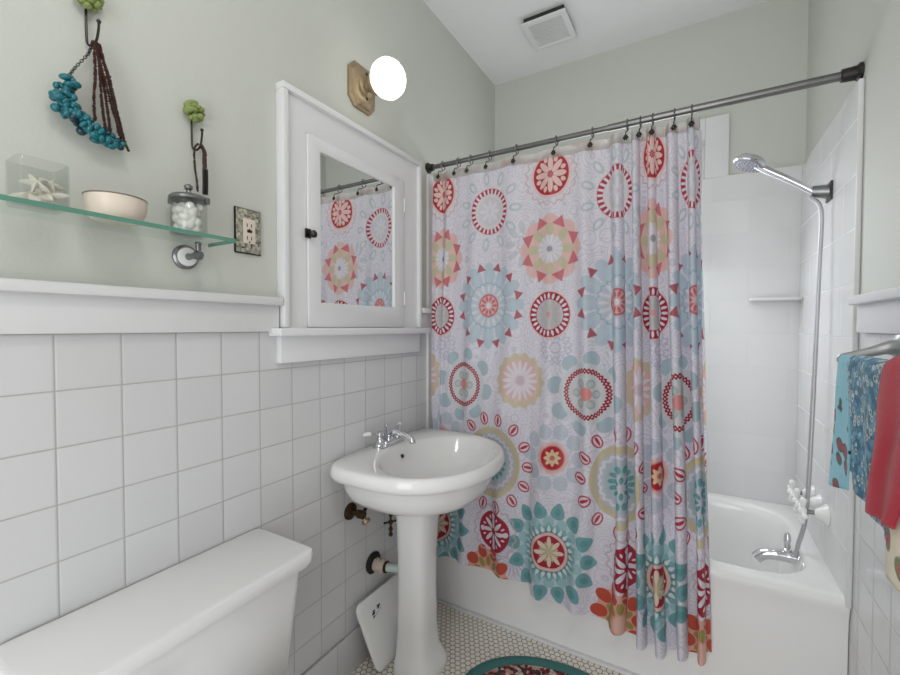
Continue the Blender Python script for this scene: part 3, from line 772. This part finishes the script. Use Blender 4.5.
# ------------------------------------------------------------------ ceiling vent
vt = thing('ceiling_vent', (.448, 2.08, H), 'square white exhaust fan cover on the ceiling', 'vent')
mb = MB(); vx0, vx1, vy0, vy1 = .342, .556, 1.972, 2.196; zv = H-.034
mb.frame('z', zv, zv+.010, (vx0, vx1, vy0, vy1), (vx0+.026, vx1-.026, vy0+.026, vy1-.026), .003)
mb.build('cover_frame', M['plastic'], vt)
mb = MB()
for k in range(15):
    yy = vy0+.029 + k*.0118; mb.box(vx0+.025, vx1-.025, yy, yy+.0075, zv+.003, zv+.008, .001)
mb.build('grille', M['plastic'], vt)
MB().box(vx0+.010, vx1-.010, vy0+.010, vy1-.010, zv+.0095, H-.0005).build('housing', mat('dark_housing', (.03, .03, .03, 1), .8), vt, smooth=0)

# ------------------------------------------------------------------ pedestal sink
RIM = .820
SY = 1.316
sk = thing('pedestal_sink', (.22, 1.35, 0), 'white china pedestal sink with oval basin under the medicine cabinet', 'sink')
NP = 96
def basin(sc_, z, back=.006):
    out = []
    for k in range(NP):
        a = 2*PI*k/NP; ca, sa = math.cos(a), math.sin(a)
        n = 2.15 if ca > 0 else 5.5
        A = .298 if ca > 0 else .205
        x = A*math.copysign(abs(ca)**(2/n), ca); y = .322*math.copysign(abs(sa)**(2/n), sa)
        out.append((max(back, .212 + x*sc_), SY + y*sc_, z))
    return out
def bowl_in(sc_, z, dx=0):
    return [(.292+dx + .190*sc_*math.cos(2*PI*k/NP), SY + .268*sc_*math.sin(2*PI*k/NP), z) for k in range(NP)]
def under(sc_, z):     # below the rim the bowl narrows towards the pedestal
    return [( max(.008, x), y, z) for x, y, _ in [(p[0]*1, p[1], z) for p in basin(sc_, z)]]
loops = [under(.30, .615), under(.38, .632), under(.52, .652), under(.64, .661), under(.745, .674), under(.815, .698), under(.862, .73), under(.882, .756), under(.90, .764), under(.945, .767), basin(.985, .773), basin(1.0, .784), basin(1.003, .797), basin(.993, .810), basin(.978, RIM-.003), basin(.955, RIM)]
loops += [bowl_in(1.035, RIM-.001), bowl_in(1.0, RIM-.004), bowl_in(.965, RIM-.014), bowl_in(.90, .765), bowl_in(.76, .722), bowl_in(.55, .693), bowl_in(.28, .681), bowl_in(.10, .678)]
MB().loft(loops).build('basin', M['china'], sk, smooth=70)
def col(hx, hy, z, cx=.192, cy=1.311, n=3.0):
    return [(cx + (hx if math.cos(a) > 0 else min(hx, .066))*math.copysign(abs(math.cos(a))**(2/n), math.cos(a)), cy + hy*math.copysign(abs(math.sin(a))**(2/n), math.sin(a)), z) for a in [2*PI*k/48 for k in range(48)]]
MB().loft([col(.104, .100, .0005), col(.106, .102, .006), col(.102, .098, .030), col(.090, .087, .050), col(.076, .074, .085), col(.069, .067, .16), col(.066, .064, .30), col(.067, .066, .44), col(.072, .072, .54), col(.080, .080, .60), col(.090, .090, .642)]).build('pedestal', M['china'], sk, smooth=50)
MB().lathe([(.0, 0), (.022, 0), (.022, .002), (.014, .003), (0, .003)], (.292, SY, .6785)).build('drain', M['chrome'], sk)
# overflow: a dark oval hole in the back of the bowl
MB().lathe([(0, 0), (.0075, 0), (.0075, .0025), (0, .0025)], (.1195, SY, .782), (1, 0, .42), 20).build('overflow', M['black'], sk)

# faucet
FX, FY, FZ = .056, SY, RIM
fc = thing('faucet', (FX, FY, FZ), 'chrome two-handle faucet with porcelain lever tips on the sink deck', 'faucet')
def pill(hx, hy, z): return rrect(FX-hx, FX+hx, FY-hy, FY+hy, hx*.98, z, 8)
MB().loft([pill(.026, .085, FZ), pill(.026, .085, FZ+.007), pill(.022, .080, FZ+.010), pill(.022, .079, FZ+.015), pill(.016, .072, FZ+.020)]).build('base_plate', M['chrome'], fc)
MB().tube(catmull([(FX, FY, FZ+.012), (FX+.004, FY, FZ+.040), (FX+.030, FY, FZ+.052), (FX+.075, FY, FZ+.046), (FX+.108, FY, FZ+.030), (FX+.112, FY, FZ+.018)], 6), [.016]*7 + [.014]*6 + [.012]*18, 14).build('spout', M['chrome'], fc)
mb = MB(); mb.tube([(FX-.014, FY, FZ+.012), (FX-.014, FY, FZ+.068)], .0025, 8); mb.ball((FX-.014, FY, FZ+.072), .006, 12, 8); mb.build('lift_rod', M['chrome'], fc)
for sg in (-1, 1):
    yy = FY + sg*.055
    hd = MB().lathe([(.019, .016), (.019, .022), (.012, .030), (.010, .040), (.015, .046), (.015, .056), (.008, .062), (0, .064)], (FX, yy, FZ), seg=24).build('handle', M['chrome'], fc)
    MB().tube([(FX, yy, FZ+.050), (FX-.012, yy+sg*.022, FZ+.055), (FX-.020, yy+sg*.036, FZ+.056)], [.0045, .0042, .0045], 10).build('lever', M['chrome'], hd)
    MB().tube([(FX-.018, yy+sg*.033, FZ+.056), (FX-.024, yy+sg*.046, FZ+.057), (FX-.031, yy+sg*.060, FZ+.057)], [.0065, .0085, .006], 12).build('porcelain_tip', M['china'], hd)

# water valve and drain pipes behind the pedestal
wv = thing('water_valve', (0, 1.155, .60), 'tarnished brass shutoff valve on the wall under the left of the sink', 'valve')
MB().lathe([(.031, .0005), (.030, .006), (.018, .012), (.012, .014)], (0, 1.155, .601), (1, 0, 0)).build('escutcheon', M['old_brass'], wv)
mb = MB(); mb.tube([(.012, 1.155, .601), (.062, 1.155, .601)], .010, 12); mb.lathe([(.015, 0), (.016, .012), (.015, .028), (.010, .030)], (.040, 1.155, .601), (1, 0, 0), 8)
mb.build('valve_body', M['old_brass'], wv)
MB().lathe([(.008, 0), (.008, .018), (.016, .020), (.017, .030), (.012, .034)], (.056, 1.158, .598), (.55, .10, -.7), 16).build('stop_cap', M['brass'], wv)
MB().tube(catmull([(.058, 1.157, .604), (.055, 1.18, .615), (.040, 1.21, .632), (.034, 1.22, .66)], 6), .0065, 10).build('supply_tube', M['old_brass'], wv)
sv = thing('water_valve', (0, 1.335, .51), 'small brass shutoff valve with cross handle beside the pedestal', 'valve')
mb = MB()
mb.tube([(.075, 1.300, .472), (.075, 1.300, .66)], .0045, 10)
mb.ball((.075, 1.300, .472), .009, 10, 8); mb.ball((.075, 1.300, .492), .009, 10, 8); mb.ball((.075, 1.300, .520), .010, 10, 8); mb.ball((.075, 1.300, .548), .0085, 10, 8)
mb.build('valve_body', M['old_brass'], sv)
mb = MB(); mb.tube([(.062, 1.279, .521), (.088, 1.321, .521)], .0035, 8)
for p in ((.062, 1.279, .521), (.088, 1.321, .521)): mb.ball(p, .005, 8, 6)
mb.build('cross_handle', M['dark_metal'], sv)
dp = thing('drain_pipe', (0, 1.289, .345), 'drain pipe with black wall gasket running to the pedestal', 'pipe')
MB().lathe([(.040, .0005), (.042, .006), (.036, .012), (.022, .014)], (0, 1.280, .350), (1, 0, 0)).build('gasket', M['black'], dp)
mb = MB(); mb.lathe([(.024, .012), (.026, .018), (.026, .030), (.022, .032), (.022, .044), (.027, .046), (.027, .058), (.020, .060)], (0, 1.280, .345), (1, .12, 0), 20); mb.build('slip_nut', M['pipe_pink'], dp)
MB().lathe([(.021, .056), (.022, .062), (.022, .066), (.016, .067)], (0, 1.280, .345), (1, .12, 0), 20).build('collar', M['old_brass'], dp)
MB().tube([(.064, 1.288, .345), (.140, 1.318, .343)], .016, 16).build('pipe', M['pvc'], dp)

# leaning white panel (spare tank lid) behind the pedestal
ln = thing('tank_lid', (.09, 1.33, 0), 'spare white porcelain lid leaning on the wall behind the sink pedestal', 'lid')
def leanpt(u, v, d):          # u along the wall, v up the slope, d out of the face
    ang = .30; e = Vector((-math.sin(ang), 0, math.cos(ang))); nrm = Vector((math.cos(ang), 0, math.sin(ang)))
    tw = .15; out = Vector((.098, 1.186, .003)) + Vector((0, 1, 0))*u + (e + Vector((0, -tw, 0))).normalized()*v + nrm*d
    return out
def lid_loop(i, d): return [leanpt(p[0], p[1], d) for p in rrect(0+i, .28-i, 0+i, .262-i, .03, 0, 6)]
MB().loft([lid_loop(.004, 0), lid_loop(0, .003), lid_loop(0, .010), lid_loop(.004, .013), lid_loop(.010, .014)]).build('lid_panel', M['china'], ln, smooth=40)
mb = MB(); rnd = random.Random(3)
for u, v, r in ((.066, .198, .009), (.071, .206, .007), (.064, .188, .006), (.096, .206, .0065), (.102, .212, .008), (.094, .214, .004)):
    c = leanpt(u, v, .0144); mb.ico(c, r, 2, (.10, 1, .7))
for k in range(9):
    u = .06 + .006*k; c = leanpt(u, .184 + .002*k, .0143); mb.ico(c, .0022, 1, (.2, 1, 1))
mb.build('dark_marks', M['black'], ln)

# ------------------------------------------------------------------ toilet
tl = thing('toilet', (.35, .51, 0), 'white porcelain toilet with tank against the tiled wall', 'toilet')
def rb(x0, x1, y0_, y1_, r, z): return rrect(x0, x1, y0_, y1_, r, z, 5)
MB().loft([rb(.055, .196, .300, .722, .03, .400), rb(.040, .205, .290, .732, .03, .41), rb(.026, .217, .262, .752, .03, .60), rb(.024, .221, .256, .757, .03, .662)]).build('tank', M['china'], tl, smooth=40)
MB().loft([rb(.016, .224, .244, .760, .026, .656), rb(.008, .238, .232, .770, .026, .662), rb(.003, .243, .226, .777, .026, .672), rb(.003, .243, .226, .777, .024, .690), rb(.005, .241, .228, .775, .022, .697), rb(.010, .235, .234, .769, .020, .7005)]).build('tank_lid', M['china'], tl, smooth=35)
def egg(sc_, z, cx=.46, fx=.27, bx_=.22, hy=.185):
    out = []
    for k in range(48):
        a = 2*PI*k/48; ca = math.cos(a)
        out.append((cx + (fx if ca > 0 else bx_)*ca*sc_, .509 + hy*math.sin(a)*sc_, z))
    return out
MB().loft([egg(.62, .0005, .40), egg(.64, .02, .40), egg(.55, .12, .40), egg(.60, .22, .42), egg(.85, .32, .45), egg(1, .375), egg(1, .392), egg(.8, .394), egg(.7, .36), egg(.4, .24), egg(.1, .2)]).build('bowl', M['china'], tl, smooth=60)
MB().loft([egg(1.0, .394), egg(1.03, .398), egg(1.03, .410), egg(1.0, .416), egg(.2, .418)]).build('seat_lid', M['plastic'], tl, smooth=60)
mb = MB(); mb.box(.05, .30, .42, .60, .36, .3995, .01); mb.build('tank_shelf', M['china'], tl)
mb = MB(); mb.lathe([(.014, 0), (.014, .008), (.008, .012), (.006, .02)], (.212, .345, .615), (1, 0, -.1), 16); mb.tube([(.230, .345, .614), (.236, .375, .610), (.238, .41, .604)], [.006, .005, .007], 10); mb.build('flush_lever', M['chrome'], tl)

# ------------------------------------------------------------------ shower set
sx = W-.014
hs = thing('hand_shower', (sx, 1.93, 1.75), 'chrome hand shower in its wall holder with hanging metal hose', 'shower')
mb = MB(); mb.box(sx-.006, sx-.0005, 1.895, 1.965, 1.715, 1.778, .003); ho = mb.build('wall_plate', M['dark_metal'], hs)
MB().tube([(sx-.004, 1.93, 1.748), (sx-.050, 1.93, 1.754)], [.024, .019], 20).build('holder', M['steel'], hs)
hp = catmull([(sx-.030, 1.93, 1.738), (sx-.060, 1.93, 1.765), (1.36, 1.93, 1.815), (1.30, 1.93, 1.858), (1.265, 1.93, 1.893), (1.235, 1.93, 1.905)], 8)
nH = len(hp); MB().tube(hp, [.011 + .004*(i/nH) + (.010*max(0, (i/nH-.62)/.38)) for i in range(nH)], 16).build('handle', M['chrome'], hs)
ax = Vector((-.42, -.10, -.90)); hc = Vector((1.262, 1.93, 1.897))
MB().lathe([(.0, -.014), (.022, -.012), (.044, -.003), (.053, .008), (.054, .018), (.050, .022)], hc, ax, 32).build('spray_head', M['chrome'], hs)
fo = MB().lathe([(.050, .0215), (.048, .0235), (.0, .024)], hc, ax, 32).build('spray_face', mat('spray_face_grey', lin(120, 120, 132), .3), hs)
q = ax.to_track_quat('Z', 'Y'); mb = MB()
for rr, n in ((.012, 6), (.024, 12), (.037, 18)):
    for k in range(n):
        a = 2*PI*k/n; mb.ico(hc + q @ Vector((rr*math.cos(a), rr*math.sin(a), .024)), .0024, 1)
mb.build('nozzles', M['plastic'], fo)
mb = MB()
mb.tube(catmull([(1.432, 1.925, 1.735), (1.455, 1.912, 1.70), (1.460, 1.905, 1.64), (1.456, 1.90, 1.50), (1.452, 1.90, 1.27), (1.446, 1.908, .90), (1.438, 1.918, .62), (1.420, 1.930, .50), (1.414, 1.935, .452)], 10), .0068, 12)
mb.build('hose', M['hose'], hs)

ZV = .648
for i, (yv, lab) in enumerate(((1.868, 'nearest'), (1.968, 'middle'), (2.068, 'farthest'))):
    loc = (sx, yv, ZV)
    lb = {'nearest': 'white porcelain tub tap handle nearest the front of the tub', 'middle': 'white porcelain tub tap handle in the middle of three', 'farthest': 'white porcelain tub tap handle nearest the back wall of the tub'}[lab]
    if i == 0:
        vp = thing('tub_tap', loc, lb, 'tap', 'porcelain tub tap handles')
        MB().lathe([(.036, .0005), (.034, .006), (.026, .014), (.017, .028), (.011, .034), (.009, .035)], loc, (-1, 0, 0), 28).build('flange', M['china'], vp)
        MB().lathe([(.0075, .034), (.0075, .050), (.010, .052), (.010, .058), (.006, .060)], loc, (-1, 0, 0), 16).build('stem', M['steel'], vp)
        mb = MB(); xc = sx-.066; mb.ball((xc, yv, ZV), .0145, 14, 10)
        for k in range(4):
            a = k*PI/2 + .15; d = Vector((0, math.cos(a), math.sin(a)))
            mb.tube([Vector((xc, yv, ZV)) + d*t for t in (.004, .020, .034, .044, .048)], [.0075, .0075, .0095, .0085, .004], 12)
        mb.build('cross_handle', M['china'], vp, smooth=60)
    else:
        c = vp.copy(); COL.objects.link(c); c.location = loc; c['label'] = lb
        for ch in vp.children: k = ch.copy(); COL.objects.link(k); k.parent = c
zs = .436
xs_ = 1.426
sp = thing('tub_spout', (xs_, 1.965, zs), 'chrome tub spout with upright diverter knob below the tap handles', 'spout')
MB().tube(catmull([(xs_, 1.965, zs), (1.40, 1.965, zs), (1.36, 1.965, zs-.002), (1.325, 1.965, zs-.010), (1.303, 1.965, zs-.030)], 7), [.022]*8 + [.021]*7 + [.020]*14, 20).build('spout_body', M['chrome'], sp)
MB().lathe([(.030, -.001), (.029, .004), (.024, .008)], (xs_, 1.965, zs), (-1, 0, 0), 24).build('flange', M['chrome'], sp)
MB().lathe([(.014, .018), (.014, .026), (.008, .030), (.010, .036), (.012, .060), (.009, .080), (.004, .088), (0, .089)], (1.395, 1.965, zs), (0, 0, 1), 20).build('diverter_knob', M['chrome'], sp)

# ------------------------------------------------------------------ towel hanger and towels
BX, BZ = 1.400, 1.205
th = thing('towel_bar', (W, 1.06, BZ), 'satin grey towel bar under the wainscot board on the right wall', 'towel bar')
for yb in (1.335, .735):
    mb = MB(); lp = []
    for x, hz, hy, zc in ((W-.0005, .034, .030, 1.235), (W-.012, .033, .029, 1.235), (W-.016, .020, .020, 1.236), (W-.030, .015, .014, 1.234), (W-.055, .012, .011, 1.224), (1.405, .011, .011, 1.211), (1.392, .012, .011, 1.206), (1.386, .006, .006, 1.205)):
        lp.append([(x, yb + hy*math.cos(2*PI*k/24), zc + hz*math.sin(2*PI*k/24)) for k in range(24)])
    mb.loft(lp).build('bracket', M['satin'], th, smooth=60)
MB().tube([(BX, .735, BZ), (BX, 1.335, BZ)], .008, 14).build('bar', M['satin'], th)

def cloth_mat(name, kind):
    m, nt, b = new_mat(name)
    uvn = nt.nodes.new('ShaderNodeUVMap'); uvn.uv_map = 'cloth'; b.inputs['Roughness'].default_value = .9; b.inputs['Specular IOR Level'].default_value = .15
    b.inputs['Sheen Weight'].default_value = .25
    def vor(scale, rnd=.8, feat='F1'):
        v = nt.nodes.new('ShaderNodeTexVoronoi'); v.inputs['Scale'].default_value = scale; v.inputs['Randomness'].default_value = rnd
        nt.links.new(uvn.outputs[0], v.inputs['Vector']); sc_ = nt.nodes.new('ShaderNodeSeparateColor'); nt.links.new(v.outputs['Color'], sc_.inputs[0])
        return E(nt, v.outputs['Distance']), E(nt, sc_.outputs[0])
    def noise(scale):
        n = nt.nodes.new('ShaderNodeTexNoise'); n.inputs['Scale'].default_value = scale; n.inputs['Detail'].default_value = 4
        nt.links.new(uvn.outputs[0], n.inputs['Vector']); return E(nt, n.outputs['Fac'])
    if kind == 'rose':
        n = noise(60); c = mixc(nt, n, lin(128, 196, 216), lin(150, 210, 226))
        d, k = vor(24, .75); d2 = d + n*.18
        c = mixc(nt, d2.lt(.50, .06)*k.lt(.62, .02), c, lin(40, 70, 60))
        c = mixc(nt, d2.lt(.38, .05)*k.lt(.62, .02), c, lin(150, 24, 44))
        c = mixc(nt, d2.lt(.20, .05)*k.lt(.62, .02), c, lin(96, 14, 34))
        d3, k3 = vor(36, 1); c = mixc(nt, (d3 + n*.2).lt(.26, .05)*k3.lt(.35, .02), c, lin(34, 60, 66))
    elif kind == 'navy':
        n = noise(45); c = mixc(nt, n.ma(7, -3.1, clamp=True), lin(38, 98, 130), lin(96, 158, 186))
        d, k = vor(56, .9); c = mixc(nt, (d + n*.3).band(.42, .07, .06), c, lin(196, 206, 190))
        d2, k2 = vor(46, .9); q = (d2 + n*.15)
        c = mixc(nt, (q.lt(.40, .06)*k2.lt(.7, .02)), c, lin(186, 208, 212)); c = mixc(nt, q.lt(.27, .06), c, lin(34, 84, 116))
        c = mixc(nt, q.lt(.25, .05)*k2.lt(.65, .02), c, lin(196, 70, 110)); c = mixc(nt, q.lt(.13, .04), c, lin(230, 200, 120))
    elif kind == 'red':
        n = noise(90); c = mixc(nt, n, lin(196, 30, 56), lin(160, 20, 44))
    else:
        n = noise(40); c = mixc(nt, n, lin(240, 230, 208), lin(226, 212, 186))
        d, k = vor(17, .8); q = d + n*.2
        c = mixc(nt, q.lt(.52, .06)*k.lt(.7, .02), c, lin(96, 122, 70)); c = mixc(nt, q.lt(.42, .06)*k.lt(.6, .02), c, lin(206, 40, 64)); c = mixc(nt, q.lt(.22, .06)*k.lt(.6, .02), c, lin(236, 130, 140))
    nt.links.new(c, b.inputs['Base Color'])
    f = noise(700); bp = nt.nodes.new('ShaderNodeBump'); bp.inputs['Strength'].default_value = .5; bp.inputs['Distance'].default_value = .002
    nt.links.new(f.s, bp.inputs['Height']); nt.links.new(bp.outputs[0], b.inputs['Normal'])
    return m
def towel(name, kind, ya, yb, hem_a, hem_b, skew, rad, folds, famp, label, back=.86, xb=1.400, zb=1.205, thick=.004, flare=1.0, phase=0):
    """cloth laid over the bar: rear flap, over the top, front flap"""
    n, m_ = 64, 70; vs = []; uv = []
    for i in range(n+1):
        u = i/n; hem = hem_a + (hem_b-hem_a)*u; Lf = zb - hem; Lb = zb - (hem + (1-back)*Lf*1.0)
        tot = Lb + PI*rad + Lf
        for j in range(m_+1):
            d = tot*j/m_
            if d < Lb: x, z, q = xb + rad, zb - (Lb-d), (Lb-d)/Lf
            elif d < Lb + PI*rad: a = (d-Lb)/rad; x, z, q = xb + rad*math.cos(a), zb + rad*math.sin(a), 0
            else: dd = d-Lb-PI*rad; x, z, q = xb - rad, zb - dd, dd/Lf
            fold = math.sin(2*PI*folds*u + phase)*famp*min(1, .45 + q*1.2)
            sgn = -1 if x < xb else 1
            x2 = x + sgn*max(0, fold + famp)*(.9 if sgn < 0 else .25)
            yc = (ya+yb)/2; y = yc + (ya + (yb-ya)*u - yc)*(1 + (flare-1)*q) + skew*q + .004*math.sin(9*q + 5*u)
            vs.append((min(x2, W-.004-thick), y, z)); uv.append(((ya+(yb-ya)*u)*1.25, d))
    me_ = bpy.data.meshes.new(name)
    me_.from_pydata(vs, [], [(i*(m_+1)+j, (i+1)*(m_+1)+j, (i+1)*(m_+1)+j+1, i*(m_+1)+j+1) for i in range(n) for j in range(m_)])
    L = me_.uv_layers.new(name='cloth')
    for lp in me_.loops: L.data[lp.index].uv = uv[lp.vertex_index]
    for p in me_.polygons: p.use_smooth = True
    me_.materials.append(cloth_mat(name + '_' + kind, kind))
    o = bpy.data.objects.new(name, me_); COL.objects.link(o)
    sd = o.modifiers.new('thickness', 'SOLIDIFY'); sd.thickness = thick; sd.offset = 0
    return tag(o, label, 'towel')
towel('hand_towel', 'rose', 1.318, 1.225, .892, .925, .030, .0105, 1.0, .003, 'light blue towel with red roses at the tub end of the towel bar', flare=1.55)
towel('hand_towel', 'navy', 1.222, .950, .950, .918, -.040, .0145, 2.6, .004, 'dark blue flower print towel hanging between the rose towel and the red one', flare=.82, phase=.6)
towel('hand_towel', 'red', .972, .795, .952, .965, .088, .0290, 1.6, .005, 'red towel overlapping the dark blue flower print towel', flare=.66)
towel('hand_towel', 'cream', .965, .800, .868, .876, .000, .0215, 1.4, .002, 'cream towel with red roses at the edge of the photo below the red towel', flare=1.0)

# ------------------------------------------------------------------ bath rug
rg = thing('bath_rug', (.70, 1.28, 0), 'oval bath rug with teal border and dark red speckled centre', 'rug')
def ell(sc_, z, n=72): return [(.690 + .340*sc_*math.cos(2*PI*k/n), 1.322 + .262*sc_*math.sin(2*PI*k/n), z) for k in range(n)]
def ell2(i, z, n=72): return [(.720 + (.340-i)*math.cos(2*PI*k/n), 1.318 + (.262-i)*math.sin(2*PI*k/n), z) for k in range(n)]
MB().loft([ell2(.002, .0005), ell2(0, .004), ell2(0, .010), ell2(.004, .013), ell2(.046, .014), ell2(.0465, .0135), ell2(.3-.08, .0135)]).build('teal_border', mat('teal_yarn', lin(80, 138, 134), .9, bump=.8, bscale=350, var=.3, vscale=200), rg, smooth=60)
def rugmat():
    m, nt, b = new_mat('speckled_yarn'); tc = nt.nodes.new('ShaderNodeTexCoord'); v = nt.nodes.new('ShaderNodeTexVoronoi'); v.inputs['Scale'].default_value = 75
    nt.links.new(tc.outputs['Object'], v.inputs['Vector']); sc_ = nt.nodes.new('ShaderNodeSeparateColor'); nt.links.new(v.outputs['Color'], sc_.inputs[0])
    r = nt.nodes.new('ShaderNodeValToRGB'); r.color_ramp.interpolation = 'CONSTANT'; nt.links.new(sc_.outputs[0], r.inputs[0])
    cols = [lin(70, 40, 44), lin(120, 30, 44), lin(196, 150, 140), lin(60, 66, 60), lin(160, 60, 70), lin(206, 196, 180)]
    r.color_ramp.elements[0].color = cols[0]; r.color_ramp.elements[1].position = .2; r.color_ramp.elements[1].color = cols[1]
    for i in range(2, 6): e = r.color_ramp.elements.new(.18*i); e.color = cols[i]
    nt.links.new(r.outputs[0], b.inputs['Base Color']); b.inputs['Roughness'].default_value = .95
    bp = nt.nodes.new('ShaderNodeBump'); bp.inputs['Strength'].default_value = .8; bp.inputs['Distance'].default_value = .003
    nt.links.new(v.outputs['Distance'], bp.inputs['Height']); nt.links.new(bp.outputs[0], b.inputs['Normal']); return m
MB().loft([ell2(.050, .0137), ell2(.052, .0165), ell2(.065, .0175), ell2(.25, .0175)]).build('speckled_field', rugmat(), rg, smooth=60)
